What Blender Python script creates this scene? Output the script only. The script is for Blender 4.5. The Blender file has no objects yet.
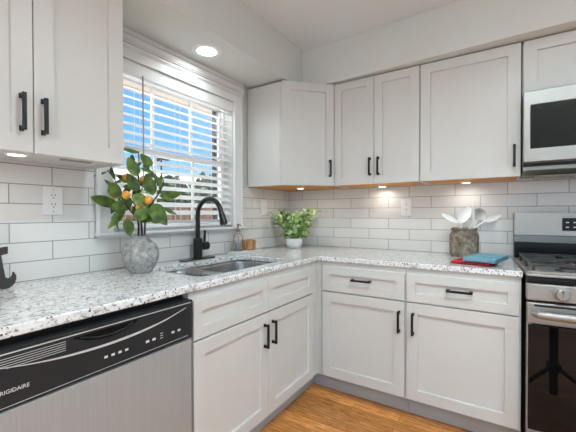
import bpy, bmesh, math, random
from mathutils import Vector, Matrix
from mathutils.geometry import tessellate_polygon
PI = math.pi
R = math.radians
scene = bpy.context.scene
col = scene.collection
random.seed(7)

# ------------------------------------------------------------------ camera
YAW, PITCH, ROLL, FPX = .5727, -.0111, -.0021, 338.77
fw = Vector((-math.sin(YAW)*math.cos(PITCH), math.cos(YAW)*math.cos(PITCH), math.sin(PITCH)))
r0 = Vector((math.cos(YAW), math.sin(YAW), 0)); u0 = r0.cross(fw)
rr = r0*math.cos(ROLL)+u0*math.sin(ROLL); uu = -r0*math.sin(ROLL)+u0*math.cos(ROLL)
cd = bpy.data.cameras.new('camera'); cam = bpy.data.objects.new('camera', cd); col.objects.link(cam)
cam.matrix_world = Matrix(((rr.x, uu.x, -fw.x, 1.719), (rr.y, uu.y, -fw.y, -2.6882), (rr.z, uu.z, -fw.z, 1.2101), (0, 0, 0, 1)))
cd.sensor_width = 36; cd.lens = FPX*36/576; cd.shift_y = 1.71/576; cd.clip_start = .05
scene.camera = cam

# ------------------------------------------------------------------ world, lights, exposure
scene.view_settings.view_transform = 'Standard'; scene.view_settings.look = 'None'
scene.view_settings.exposure = .30; scene.view_settings.gamma = 1; scene.view_settings.use_curve_mapping = False
w = bpy.data.worlds.new('sky'); scene.world = w; w.use_nodes = True
nt = w.node_tree; nt.nodes.clear()
wo = nt.nodes.new('ShaderNodeOutputWorld'); bg = nt.nodes.new('ShaderNodeBackground')
tc = nt.nodes.new('ShaderNodeTexCoord'); sx = nt.nodes.new('ShaderNodeSeparateXYZ'); cr = nt.nodes.new('ShaderNodeValToRGB')
nt.links.new(tc.outputs['Generated'], sx.inputs[0]); nt.links.new(sx.outputs['Z'], cr.inputs[0])
nt.links.new(cr.outputs[0], bg.inputs[0]); nt.links.new(bg.outputs[0], wo.inputs[0])
e = cr.color_ramp.elements
e[0].position = 0.0; e[0].color = (.50, .72, .95, 1); e[1].position = .5; e[1].color = (.06, .30, .88, 1)
m_ = cr.color_ramp.elements.new(.16); m_.color = (.20, .52, .98, 1)
bg.inputs[1].default_value = 1.0

def area(name, loc, target, sx_, sy_, power, color=(1, 1, 1), spread=180):
    l = bpy.data.lights.new(name, 'AREA'); l.shape = 'RECTANGLE'; l.size = sx_; l.size_y = sy_
    l.energy = power; l.color = color; l.spread = R(spread)
    o = bpy.data.objects.new(name, l); col.objects.link(o); o.location = loc
    o.rotation_euler = (Vector(target)-Vector(loc)).to_track_quat('-Z', 'Y').to_euler()
    return o
def disk_lamp(name, loc, size, power, color, spread=150, target=None):
    l = bpy.data.lights.new(name, 'AREA'); l.shape = 'DISK'; l.size = size; l.energy = power; l.color = color; l.spread = R(spread)
    o = bpy.data.objects.new(name, l); col.objects.link(o); o.location = loc
    if target: o.rotation_euler = (Vector(target)-Vector(loc)).to_track_quat('-Z', 'Y').to_euler()
    return o
sun = bpy.data.lights.new('sun', 'SUN'); sun.energy = 13.0; sun.angle = R(.6); sun.color = (1, .95, .88)
so = bpy.data.objects.new('sun', sun); col.objects.link(so); so.rotation_euler = Vector((-.16, .5, -.85)).to_track_quat('-Z', 'Y').to_euler()
# added fill from assumed openings behind the camera, then daylight of the sink window
area('back_fill', (2.3, -5.35, 1.35), (1.6, 0, 1.0), 3.2, 2.1, 20, (.79, .95, 1.0))
area('side_fill', (4.55, -2.6, 1.4), (0, -1.4, 1.1), 2.6, 1.9, 4, (.775, .95, 1.0))
area('window_daylight', (-.22, -1.24, 1.6), (1.2, -1.24, 1.2), .9, .85, 7, (.93, .97, 1.0))

# added fill lamp without a fixture, bounced off the ceiling
fl = disk_lamp('ceiling_bounce_fill', (2.09, -1.45, 2.0), .16, 40, (.80, .965, 1.0), 110, (2.25, -2.0, 3.0))

# ------------------------------------------------------------------ materials
def mat(name, color, rough=.5, metal=0.0, spec=.5, coat=0.0, trans=0.0, ior=1.45, emit=None, es=0.0, sub=0.0):
    m = bpy.data.materials.new(name); m.use_nodes = True
    b = m.node_tree.nodes['Principled BSDF']
    b.inputs['Base Color'].default_value = (*color, 1); b.inputs['Roughness'].default_value = rough
    b.inputs['Metallic'].default_value = metal; b.inputs['Specular IOR Level'].default_value = spec
    b.inputs['Coat Weight'].default_value = coat; b.inputs['Transmission Weight'].default_value = trans
    b.inputs['IOR'].default_value = ior
    if sub: b.inputs['Subsurface Weight'].default_value = sub
    if emit: b.inputs['Emission Color'].default_value = (*emit, 1); b.inputs['Emission Strength'].default_value = es
    return m
def nodes(m): return m.node_tree.nodes, m.node_tree.links, m.node_tree.nodes['Principled BSDF']
def coords(m, scale=(1, 1, 1), loc=(0, 0, 0), rot=(0, 0, 0)):
    N, L, b = nodes(m); t = N.new('ShaderNodeTexCoord'); mp = N.new('ShaderNodeMapping')
    mp.inputs['Scale'].default_value = scale; mp.inputs['Location'].default_value = loc; mp.inputs['Rotation'].default_value = rot
    L.new(t.outputs['Object'], mp.inputs[0]); return mp.outputs[0]
def noise(m, vec, scale, detail=3, rough=.5):
    N, L, b = nodes(m); n = N.new('ShaderNodeTexNoise'); n.inputs['Scale'].default_value = scale
    n.inputs['Detail'].default_value = detail; n.inputs['Roughness'].default_value = rough
    L.new(vec, n.inputs['Vector']); return n.outputs['Fac']
def ramp(m, fac, stops, interp='LINEAR'):
    N, L, b = nodes(m); c = N.new('ShaderNodeValToRGB'); c.color_ramp.interpolation = interp
    el = c.color_ramp.elements
    el[0].position, el[0].color = stops[0][0], (*stops[0][1], 1)
    el[1].position, el[1].color = stops[-1][0], (*stops[-1][1], 1)
    for p, k in stops[1:-1]:
        q = el.new(p); q.color = (*k, 1)
    L.new(fac, c.inputs[0]); return c.outputs[0]
def mixc(m, fac, a, b_, mode='MIX'):
    N, L, b = nodes(m); x = N.new('ShaderNodeMix'); x.data_type = 'RGBA'; x.blend_type = mode
    for s, v in ((x.inputs[0], fac), (x.inputs[6], a), (x.inputs[7], b_)):
        if isinstance(v, (int, float)): s.default_value = v
        elif isinstance(v, tuple): s.default_value = (*v, 1)
        else: L.new(v, s)
    return x.outputs[2]
def bump(m, h, strength=.2, dist=.01):
    N, L, b = nodes(m); k = N.new('ShaderNodeBump'); k.inputs['Strength'].default_value = strength; k.inputs['Distance'].default_value = dist
    L.new(h, k.inputs['Height']); L.new(k.outputs[0], b.inputs['Normal']); return k
def setc(m, c): nodes(m)[1].new(c, nodes(m)[2].inputs['Base Color'])

M = {}
M['cab'] = mat('painted_cabinet', (.625, .615, .59), .38, spec=.4)
v = coords(M['cab']); bump(M['cab'], noise(M['cab'], v, 60, 2), .04, .002)
M['wall'] = mat('wall_paint', (.60, .60, .57), .75, spec=.25); v = coords(M['wall']); bump(M['wall'], noise(M['wall'], v, 130, 3), .12, .004)
M['soffit'] = mat('soffit_paint', (.66, .68, .655), .8, spec=.2); v = coords(M['soffit']); bump(M['soffit'], noise(M['soffit'], v, 60, 4), .35, .006)
M['ceil'] = mat('ceiling_paint', (.74, .79, .82), .85, spec=.2); v = coords(M['ceil']); bump(M['ceil'], noise(M['ceil'], v, 90, 4), .2, .004)
M['trim'] = mat('white_trim', (.76, .76, .755), .35, spec=.4)
M['slat'] = mat('blind_white', (.80, .80, .79), .4, spec=.4)
M['black'] = mat('matte_black_metal', (.012, .012, .012), .38, metal=.3, spec=.4)
M['faucet'] = mat('matte_black_faucet', (.016, .015, .014), .33, metal=.4, spec=.5)
M['dark'] = mat('dark_gap', (.01, .01, .01), .7)
M['steel'] = mat('brushed_steel', (.60, .60, .59), .42, metal=.7)
v = coords(M['steel'], (2, 2, 260)); f = noise(M['steel'], v, 4, 2)
N, L, b = nodes(M['steel']); setc(M['steel'], ramp(M['steel'], f, [(.3, (.32, .305, .285)), (.7, (.38, .363, .34))]))
M['dw_steel'] = mat('dishwasher_steel', (.62, .62, .61), .42, metal=.3)
v = coords(M['dw_steel'], (40, 40, .6)); f = noise(M['dw_steel'], v, 4, 2)
setc(M['dw_steel'], ramp(M['dw_steel'], f, [(.3, (.37, .385, .39)), (.7, (.40, .415, .42))]))
M['sink'] = mat('sink_steel', (.55, .55, .55), .38, metal=1.0)
v = coords(M['sink'], (40, 1, 4)); f = noise(M['sink'], v, 6, 2); setc(M['sink'], ramp(M['sink'], f, [(.3, (.27, .27, .27)), (.7, (.50, .50, .50))]))
M['dwpanel'] = mat('dishwasher_black_panel', (.020, .021, .023), .4, spec=.25)
M['blackgloss'] = mat('black_gloss', (.006, .006, .006), .18, spec=.2)
M['ovenglass'] = mat('oven_black_glass', (.004, .004, .004), .02, spec=.33)
M['mwglass'] = mat('microwave_dark_glass', (.012, .012, .010), .25, spec=.15)
M['silver'] = mat('silver_trim', (.62, .63, .64), .35, metal=.3)
M['chrome'] = mat('chrome', (.75, .75, .75), .14, metal=1.0)
M['iron'] = mat('cast_iron', (.035, .035, .035), .3, spec=.4)
M['mark'] = mat('pale_print', (.62, .62, .62), .5)
M['rawwood'] = mat('raw_wood_underside', (.55, .25, .07), .6)
v = coords(M['rawwood'], (3, 30, 3)); setc(M['rawwood'], ramp(M['rawwood'], noise(M['rawwood'], v, 5, 4), [(.3, (.60, .22, .035)), (.7, (.85, .38, .08))]))
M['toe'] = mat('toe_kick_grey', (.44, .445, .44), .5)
M['outlet'] = mat('outlet_white', (.80, .80, .79), .3, spec=.5)
M['slot'] = mat('outlet_slot', (.03, .03, .03), .6)
M['lens'] = mat('lamp_lens', (1, 1, 1), .4, emit=(1, .97, .92), es=6)
M['puck'] = mat('puck_lens', (1, 1, 1), .4, emit=(1, .93, .82), es=5)
# granite
g = mat('speckled_granite', (.7, .7, .7), .14, spec=.5, coat=.3); M['granite'] = g
v = coords(g, (1.25, .7, 1), (0, 0, 0), (0, 0, R(35)))
N, L, b = nodes(g)
n1 = noise(g, v, 24, 5, .7); n2 = noise(g, v, 78, 5, .75); n3 = noise(g, v, 40, 5, .75)
base = ramp(g, n1, [(.33, (.46, .455, .45)), (.43, (.74, .735, .725)), (.55, (.84, .84, .835))])
fl = ramp(g, n2, [(.37, (.20, .195, .19)), (.44, (.82, .82, .82)), (.52, (1, 1, 1))])
c1 = mixc(g, 1.0, base, fl, 'MULTIPLY')
v2 = coords(g, (1, 1, 1), (3, 5, 1)); vo = N.new('ShaderNodeTexVoronoi'); vo.inputs['Scale'].default_value = 75; L.new(v2, vo.inputs['Vector'])
dk = ramp(g, vo.outputs['Distance'], [(.24, (1, 1, 1)), (.33, (0, 0, 0))])
sel = ramp(g, n3, [(.47, (0, 0, 0)), (.53, (1, 1, 1))])
mk = mixc(g, 1.0, dk, sel, 'MULTIPLY')
setc(g, mixc(g, mk, c1, (.06, .055, .055)))
# backsplash tile
def tile_mat(name, axis, origin):
    m = mat(name, (.6, .6, .59), .2, spec=.5); N, L, b = nodes(m)
    t = N.new('ShaderNodeTexCoord'); s = N.new('ShaderNodeSeparateXYZ'); L.new(t.outputs['Object'], s.inputs[0])
    a1 = N.new('ShaderNodeMath'); a1.operation = 'ADD'; L.new(s.outputs[axis], a1.inputs[0]); a1.inputs[1].default_value = -origin + .3168*20.5
    a2 = N.new('ShaderNodeMath'); a2.operation = 'ADD'; L.new(s.outputs['Z'], a2.inputs[0]); a2.inputs[1].default_value = -.9259+.0826*4
    c = N.new('ShaderNodeCombineXYZ'); L.new(a1.outputs[0], c.inputs[0]); L.new(a2.outputs[0], c.inputs[1])
    br = N.new('ShaderNodeTexBrick'); L.new(c.outputs[0], br.inputs['Vector'])
    br.offset = .5; br.offset_frequency = 2; br.inputs['Scale'].default_value = 1
    br.inputs['Brick Width'].default_value = .3168; br.inputs['Row Height'].default_value = .0826
    br.inputs['Mortar Size'].default_value = .0022; br.inputs['Mortar Smooth'].default_value = .25; br.inputs['Bias'].default_value = 0
    br.inputs['Color1'].default_value = (.67, .655, .63, 1); br.inputs['Color2'].default_value = (.73, .715, .69, 1); br.inputs['Mortar'].default_value = (.34, .34, .33, 1)
    cv = coords(m, (1, 1, 1)); nn = noise(m, cv, 9, 3)
    setc(m, mixc(m, .22, br.outputs['Color'], ramp(m, nn, [(.35, (.5, .5, .49)), (.65, (.85, .85, .84))])))
    # crisp grout
    L.new(mixc(m, br.outputs['Fac'], br.outputs['Color'], (.31, .305, .30)), b.inputs['Base Color'])
    inv = N.new('ShaderNodeMath'); inv.operation = 'SUBTRACT'; inv.inputs[0].default_value = 1; L.new(br.outputs['Fac'], inv.inputs[1])
    mm = N.new('ShaderNodeMath'); mm.operation = 'MULTIPLY_ADD'; L.new(noise(m, coords(m), 14, 2), mm.inputs[0]); mm.inputs[1].default_value = .5; L.new(inv.outputs[0], mm.inputs[2])
    bump(m, mm.outputs[0], .5, .004)
    return m
M['tileA'] = tile_mat('backsplash_tile_window_side', 'Y', -2.139)
M['tileB'] = tile_mat('backsplash_tile_range_side', 'X', .6164)
# floor planks
m = mat('oak_floor', (.4, .2, .08), .32, spec=.4); M['floor'] = m
N, L, b = nodes(m)
v = coords(m, (1, 1, 1), (5, 9, 0), (0, 0, R(0)))
br = N.new('ShaderNodeTexBrick'); L.new(v, br.inputs['Vector']); br.offset = .37; br.inputs['Scale'].default_value = 1
br.inputs['Brick Width'].default_value = 1.1; br.inputs['Row Height'].default_value = .083; br.inputs['Mortar Size'].default_value = .0012
br.inputs['Color1'].default_value = (.8, .8, .8, 1); br.inputs['Color2'].default_value = (1.25, 1.25, 1.25, 1); br.inputs['Mortar'].default_value = (.3, .3, .3, 1)
v = coords(m, (1.8, 20, 1)); gr = noise(m, v, 5.5, 8, .75)
v = coords(m, (1.2, 7, 1)); g2 = noise(m, v, 2.2, 3, .6)
c1 = ramp(m, gr, [(.37, (.10, .026, .005)), (.48, (.47, .165, .038)), (.62, (.90, .42, .135))])
c1 = mixc(m, .35, c1, ramp(m, g2, [(.3, (.40, .15, .038)), (.7, (.80, .36, .115))]))
setc(m, mixc(m, 1.0, c1, br.outputs['Color'], 'MULTIPLY'))
# vase / crock / leaves
m = mat('grey_rough_pottery', (.35, .34, .33), .85); M['vase'] = m; v = coords(m)
n1 = noise(m, v, 38, 6, .75); setc(m, ramp(m, n1, [(.33, (.16, .155, .15)), (.5, (.33, .32, .305)), (.68, (.56, .545, .52))])); bump(m, n1, .6, .006)
m = mat('weathered_brown_crock', (.2, .16, .12), .6); M['crock'] = m; v = coords(m)
n1 = noise(m, v, 26, 6, .7); setc(m, ramp(m, n1, [(.34, (.075, .05, .032)), (.5, (.19, .145, .105)), (.62, (.30, .25, .20)), (.74, (.52, .47, .40))])); bump(m, n1, .3, .004)
def leafm(name, a, b_, sc=20, rough=.42):
    m = mat(name, a, rough, spec=.4); v = coords(m); setc(m, ramp(m, noise(m, v, sc, 3), [(.35, a), (.65, b_)])); return m
M['leaf'] = leafm('citrus_leaf', (.025, .06, .010), (.15, .235, .04))
M['basil'] = leafm('bright_leaf', (.08, .20, .025), (.34, .52, .14), 45)
M['basilpale'] = leafm('pale_leaf', (.30, .42, .15), (.60, .68, .42), 45)
M['hedge'] = leafm('hedge_leaf', (.02, .05, .015), (.10, .15, .05), 6, .8)
M['stem'] = mat('dark_stem', (.035, .03, .025), .7)
M['bark'] = mat('bark', (.10, .07, .05), .8)
M['fruit'] = leafm('orange_fruit', (.72, .27, .03), (.85, .42, .07), 30)
M['white'] = mat('white_ceramic', (.78, .78, .77), .2, spec=.5)
M['utensil'] = mat('white_silicone', (.84, .84, .83), .4)
M['greyutensil'] = mat('grey_silicone', (.30, .29, .285), .5)
def clothm(name, a, b_):
    m = mat(name, a, .9, spec=.1); v = coords(m); setc(m, ramp(m, noise(m, v, 90, 3), [(.35, a), (.65, b_)])); bump(m, noise(m, coords(m), 240, 2), .5, .003); return m
M['teal'] = clothm('teal_cloth', (.10, .24, .30), (.20, .36, .42)); M['red'] = clothm('red_cloth', (.36, .018, .022), (.50, .04, .045)); M['stripe'] = clothm('white_cloth', (.7, .72, .74), (.8, .8, .8))
M['acacia'] = mat('acacia_wood', (.36, .18, .07), .4)
v = coords(M['acacia'], (40, 40, 3)); setc(M['acacia'], ramp(M['acacia'], noise(M['acacia'], v, 2.2, 4), [(.35, (.20, .085, .03)), (.5, (.42, .22, .09)), (.65, (.60, .36, .17))]))
M['cork'] = mat('copper_pump', (.30, .17, .10), .35, metal=.4)
M['glass'] = mat('clear_glass', (1, 1, 1), .02, trans=1.0, ior=1.45)
M['soap'] = mat('pale_soap_liquid', (.62, .64, .66), .1, trans=.5, ior=1.33)
M['marble'] = mat('pale_marble', (.66, .66, .65), .3)
M['sign'] = mat('bronze_sign_metal', (.045, .038, .034), .55, metal=.2)
M['eave'] = mat('cream_eave', (.80, .68, .52), .7)
M['fence'] = mat('brown_fence_wood', (.16, .09, .05), .8)
v = coords(M['fence'], (1, 8, 1)); setc(M['fence'], ramp(M['fence'], noise(M['fence'], v, 3, 4), [(.35, (.09, .05, .028)), (.65, (.22, .135, .075))]))
M['ground'] = mat('gravel_ground', (.6, .58, .54), .9)
v = coords(M['ground']); setc(M['ground'], ramp(M['ground'], noise(M['ground'], v, 12, 5), [(.35, (.50, .48, .44)), (.65, (.70, .67, .62))]))
M['stucco'] = mat('white_stucco', (.85, .84, .81), .9)
M['roofm'] = mat('grey_shingles', (.55, .54, .52), .9)
# window pane: thin clear glass
def pane_mat():
    m = bpy.data.materials.new('window_glass'); m.use_nodes = True; n = m.node_tree; n.nodes.clear()
    o = n.nodes.new('ShaderNodeOutputMaterial'); t = n.nodes.new('ShaderNodeBsdfTransparent'); g = n.nodes.new('ShaderNodeBsdfGlossy'); x = n.nodes.new('ShaderNodeMixShader')
    f = n.nodes.new('ShaderNodeFresnel'); f.inputs[0].default_value = 1.35; g.inputs['Roughness'].default_value = .02
    n.links.new(f.outputs[0], x.inputs[0]); n.links.new(t.outputs[0], x.inputs[1]); n.links.new(g.outputs[0], x.inputs[2]); n.links.new(x.outputs[0], o.inputs[0])
    return m
M['pane'] = pane_mat()

# ------------------------------------------------------------------ mesh helpers
class G:
    def __init__(s): s.b = bmesh.new()
    def box(s, x0, x1, y0, y1, z0, z1, bev=0.0, seg=2, rot=None, piv=None):
        t = bmesh.new(); r = bmesh.ops.create_cube(t, size=1)
        for q in t.verts: q.co = Vector(((x0+x1)/2+q.co.x*(x1-x0), (y0+y1)/2+q.co.y*(y1-y0), (z0+z1)/2+q.co.z*(z1-z0)))
        if bev: bmesh.ops.bevel(t, geom=t.edges[:], offset=bev, segments=seg, affect='EDGES', profile=.5)
        if rot is not None:
            p = Vector(piv) if piv else Vector(((x0+x1)/2, (y0+y1)/2, (z0+z1)/2))
            bmesh.ops.transform(t, matrix=Matrix.Translation(p) @ rot @ Matrix.Translation(-p), verts=t.verts)
        return s.merge(t)
    def merge(s, t):
        me = bpy.data.meshes.new('tmp'); t.to_mesh(me); t.free(); s.b.from_mesh(me); bpy.data.meshes.remove(me); return s
    def lathe(s, prof, c=(0, 0, 0), seg=40, mtx=None, close=False):
        rings = []
        c = Vector(c)
        for (r, z) in prof:
            if r < 1e-6: rings.append([s.vert(Vector((0, 0, z)), c, mtx)])
            else: rings.append([s.vert(Vector((r*math.cos(2*PI*k/seg), r*math.sin(2*PI*k/seg), z)), c, mtx) for k in range(seg)])
        for a, b in zip(rings[:-1], rings[1:]):
            for k in range(seg):
                j = (k+1) % seg
                if len(a) == 1 and len(b) == 1: continue
                if len(a) == 1: s.b.faces.new((a[0], b[j], b[k]))
                elif len(b) == 1: s.b.faces.new((a[k], a[j], b[0]))
                else: s.b.faces.new((a[k], a[j], b[j], b[k]))
        return s
    def vert(s, p, c, mtx):
        if mtx is not None: p = mtx @ p
        return s.b.verts.new(p+c)
    def tube(s, pts, r, seg=12, cap=True):
        pts = [Vector(p) for p in pts]; n = len(pts); rad = r if isinstance(r, (list, tuple)) else [r]*n
        rings = []; up = None
        for i, p in enumerate(pts):
            d = (pts[min(i+1, n-1)]-pts[max(i-1, 0)]).normalized()
            if up is None: up = Vector((0, 0, 1)) if abs(d.z) < .9 else Vector((1, 0, 0))
            a = d.cross(up).normalized(); up = a.cross(d).normalized()
            rings.append([s.b.verts.new(p+rad[i]*(a*math.cos(2*PI*k/seg)+up*math.sin(2*PI*k/seg))) for k in range(seg)])
        for a, b in zip(rings[:-1], rings[1:]):
            for k in range(seg): s.b.faces.new((a[k], a[(k+1) % seg], b[(k+1) % seg], b[k]))
        if cap: s.b.faces.new(rings[0][::-1]); s.b.faces.new(rings[-1])
        return s
    def prism(s, poly, z0, z1, holes=(), f=None):
        """poly in 2D, extruded z0..z1; f maps (u,v,w) to a point"""
        f = f or (lambda u, v, w: (u, v, w))
        loops = [poly]+list(holes); flat = [p for l in loops for p in l]
        tri = tessellate_polygon([[Vector((p[0], p[1], 0)) for p in l] for l in loops])
        lo = [s.b.verts.new(f(p[0], p[1], z0)) for p in flat]; hi = [s.b.verts.new(f(p[0], p[1], z1)) for p in flat]
        for t in tri:
            try: s.b.faces.new([lo[i] for i in t]); s.b.faces.new([hi[i] for i in t][::-1])
            except ValueError: pass
        o = 0
        for l in loops:
            k = len(l)
            for i in range(k):
                j = (i+1) % k; s.b.faces.new((lo[o+i], lo[o+j], hi[o+j], hi[o+i]))
            o += k
        return s
    def leaf(s, base, tip, width, nrm=(0, 0, 1), curl=.15, cup=.15, n=6):
        base = Vector(base); tip = Vector(tip); d = tip-base; ln = d.length; d.normalize()
        nrm = Vector(nrm); side = d.cross(nrm)
        if side.length < 1e-3: side = d.cross(Vector((.3, .5, .8)))
        side.normalize(); nn = side.cross(d).normalized()
        rows = []
        for i in range(n+1):
            t = i/n; wd = width*.5*(math.sin(PI*min(1, t**.8))**.75 if 0 < t < 1 else 0.0)
            c = base+d*ln*t+nn*(math.sin(PI*t)*curl*ln - t*t*curl*ln*.6)
            if wd < 1e-4: rows.append([s.b.verts.new(c)])
            else: rows.append([s.b.verts.new(c-side*wd+nn*wd*cup*2), s.b.verts.new(c), s.b.verts.new(c+side*wd+nn*wd*cup*2)])
        for a, b in zip(rows[:-1], rows[1:]):
            if len(a) == 1 and len(b) == 3:
                s.b.faces.new((a[0], b[0], b[1])); s.b.faces.new((a[0], b[1], b[2]))
            elif len(a) == 3 and len(b) == 1:
                s.b.faces.new((a[0], b[0], a[1])); s.b.faces.new((a[1], b[0], a[2]))
            elif len(a) == 3:
                s.b.faces.new((a[0], b[0], b[1], a[1])); s.b.faces.new((a[1], b[1], b[2], a[2]))
        return s

def rot_x(a): return Matrix.Rotation(a, 4, 'X')
def rot_y(a): return Matrix.Rotation(a, 4, 'Y')
def rot_z(a): return Matrix.Rotation(a, 4, 'Z')

def obj(name, g, m, parent=None, angle=35, recalc=True, smooth=True):
    if recalc: bmesh.ops.recalc_face_normals(g.b, faces=g.b.faces[:])
    me = bpy.data.meshes.new(name); g.b.to_mesh(me); g.b.free()
    me.materials.append(M[m] if isinstance(m, str) else m)
    if smooth:
        for p in me.polygons: p.use_smooth = True
        me.set_sharp_from_angle(angle=R(angle))
    o = bpy.data.objects.new(name, me); col.objects.link(o)
    if smooth and recalc:
        wn = o.modifiers.new('weighted_normal', 'WEIGHTED_NORMAL'); wn.keep_sharp = True
    if parent is not None: o.parent = parent
    return o
def tag(o, label=None, cat=None, group=None, kind=None):
    if label: o['label'] = label
    if cat: o['category'] = cat
    if group: o['group'] = group
    if kind: o['kind'] = kind
    return o
def thing(name, label, cat, loc=(0, 0, 0), rz=0, group=None):
    o = bpy.data.objects.new(name, None); col.objects.link(o); o.location = loc; o.rotation_euler = (0, 0, rz)
    o.empty_display_size = .1
    return tag(o, label, cat, group)
def struct(name, g, m, label=None, parent=None):
    o = obj(name, g, m, parent)
    if parent is None: o['kind'] = 'structure'
    if label: o['label'] = label
    return o

# ------------------------------------------------------------------ room
H = 2.50
struct('floor', G().box(-.15, 4.75, -5.6, .15, -.05, 0), 'floor', 'orange-brown oak plank floor')
struct('ceiling', G().box(-.15, 4.75, -5.6, .15, H, H+.1), 'ceil', 'pale grey ceiling')
WY0, WY1, WZ0, WZ1 = -1.70, -.775, 1.105, 2.045        # window opening
g = G()
g.prism([(-5.6, 0), (.15, 0), (.15, H), (-5.6, H)], -.15, -.008, [[(WY0, WZ0), (WY1, WZ0), (WY1, WZ1), (WY0, WZ1)]], f=lambda u, v, w: (w, u, v))
struct('wall_left', g, 'wall', 'window wall behind the sink')
struct('wall_back', G().box(-.008, 4.75, .008, .15, 0, H), 'wall', 'wall behind the range')
g = G(); g.prism([(-5.6, 0), (.15, 0), (.15, H), (-5.6, H)], 4.62, 4.75, [[(-3.9, .5), (-1.3, .5), (-1.3, 2.3), (-3.9, 2.3)]], f=lambda u, v, w: (w, u, v))
struct('wall_right', g, 'wall')
g = G(); g.prism([(-.15, 0), (4.75, 0), (4.75, H), (-.15, H)], -5.6, -5.45, [[(.7, .05), (3.9, .05), (3.9, 2.2), (.7, 2.2)]], f=lambda u, v, w: (u, w, v))
struct('wall_front', g, 'wall')
# soffit over the cabinets
def sb(x): return -(.352+.048*max(0, x-.6))
g = G()
g.prism([(-.007, .007), (-.007, -5.4), (.44, -5.4), (.352, -.352), (.7, sb(.7)), (1.2, sb(1.2)), (2.9, sb(2.9)), (2.9, .007)], 2.2, H-.001)
struct('trim_1', g, 'soffit', 'drywall soffit above the upper cabinets and the window')
# backsplash
g = G()
g.prism([(-2.95, .88), (-.001, .88), (-.001, 1.43), (-.685, 1.43), (-.685, 1.095), (-1.795, 1.095), (-1.795, 1.43), (-2.95, 1.43)], -.008, 0, f=lambda u, v, w: (w, u, v))
struct('trim_2', g, 'tileA', 'glossy white subway tile backsplash around the window')
struct('trim_3', G().box(.0005, 2.9, 0, .008, .88, 1.62), 'tileB', 'glossy white subway tile backsplash on the range wall')

# ------------------------------------------------------------------ window
win = thing('window_1', 'white double-hung window over the sink', 'window', (0, 0, 0)); win['kind'] = 'structure'
del win['category']
g = G()
for (a, b_, c, d_) in ((WY0, WY0+.03, WZ0, WZ1), (WY1-.012, WY1, WZ0, WZ1), (WY0, WY1, WZ1-.02, WZ1), (WY0, WY1, WZ0, WZ0+.03)):
    g.box(-.15, -.09, a, b_, c, d_, .002)
obj('window_frame', g, 'trim', win)
g = G()
for (z0, z1, xx) in ((1.575, 2.02, -.135), (1.135, 1.60, -.115)):
    g.box(xx, xx+.022, WY0+.03, WY0+.06, z0, z1, .002); g.box(xx, xx+.022, WY1-.03, WY1-.012, z0, z1, .002)
    g.box(xx, xx+.022, WY0+.06, WY1-.03, z0, z0+.035, .002); g.box(xx, xx+.022, WY0+.06, WY1-.03, z1-.035, z1, .002)
    for yy in (-1.375, -1.075): g.box(xx+.004, xx+.018, yy-.008, yy+.008, z0+.035, z1-.035)
obj('sash', g, 'trim', win)
p = obj('pane', G().box(-.126, -.123, WY0+.05, WY1-.02, 1.6, 2.0), 'pane', win, smooth=False)
p = obj('pane', G().box(-.106, -.103, WY0+.05, WY1-.02, 1.16, 1.575), 'pane', win, smooth=False)
# casing, stepped header moulding, stool
g = G()
g.box(-.008, .016, WY1+.004, -.685, 1.114, 2.19, .003); g.box(.0, .022, -.705, -.69, 1.114, 2.19, .003)
g.box(-.008, .016, -1.79, WY0-.004, 1.114, 2.19, .003); g.box(.0, .022, -1.785, -1.77, 1.114, 2.19, .003)
g.box(-.008, .016, WY0-.01, WY1+.01, 2.045, 2.199, .003)
for z0, z1, d in ((2.095, 2.103, .020), (2.103, 2.118, .024), (2.124, 2.132, .028), (2.132, 2.165, .034), (2.172, 2.199, .026)):
    g.box(-.006, d, -1.79, -.686, z0, z1, .003)
struct('trim_4', g, 'trim', 'white moulded window casing')
g = G().box(-.09, .042, -1.795, -.678, 1.101, 1.1155, .004); g.box(.0005, .010, -1.785, -.685, 1.088, 1.101, .002)
struct('trim_5', g, 'trim', 'white window stool')

# blind
bl = thing('window_blind', 'white horizontal slat blind filling the window over the sink, slats open', 'blind', (-.035, (WY0+WY1)/2, 1.12))
oy = (WY0+WY1)/2; W2 = .452
g = G().box(-.02, .03, -W2-.003, W2+.003, .86, .924, .003); g.box(.03, .036, -W2-.005, W2+.005, .853, .924, .002)
obj('valance', g, 'slat', bl)
g = G(); z = .835; zs = []
while z > .06:
    g.box(-.0275, .0275, -W2, W2, z-.0014, z+.0014, rot=rot_y(R(30))); zs.append(z); z -= .049
obj('slats', g, 'slat', bl)
obj('bottom_rail', G().box(-.024, .024, -W2, W2, .012, .032, .003), 'slat', bl)
for yy in (-.30, -.02, .30):
    g = G()
    for xx in (-.026, .026): g.tube([(xx, yy, .03), (xx, yy, .86)], .0011, 5)
    for z in zs: g.tube([(-.026, yy, z+.004), (.026, yy, z-.008)], .0008, 4)
    obj('ladder_cord', g, 'slat', bl)
g = G().tube([(.045, -1.53-oy, .86), (.047, -1.53-oy, .25)], .0042, 8)
obj('tilt_wand', g, 'greyutensil', bl)

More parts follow.
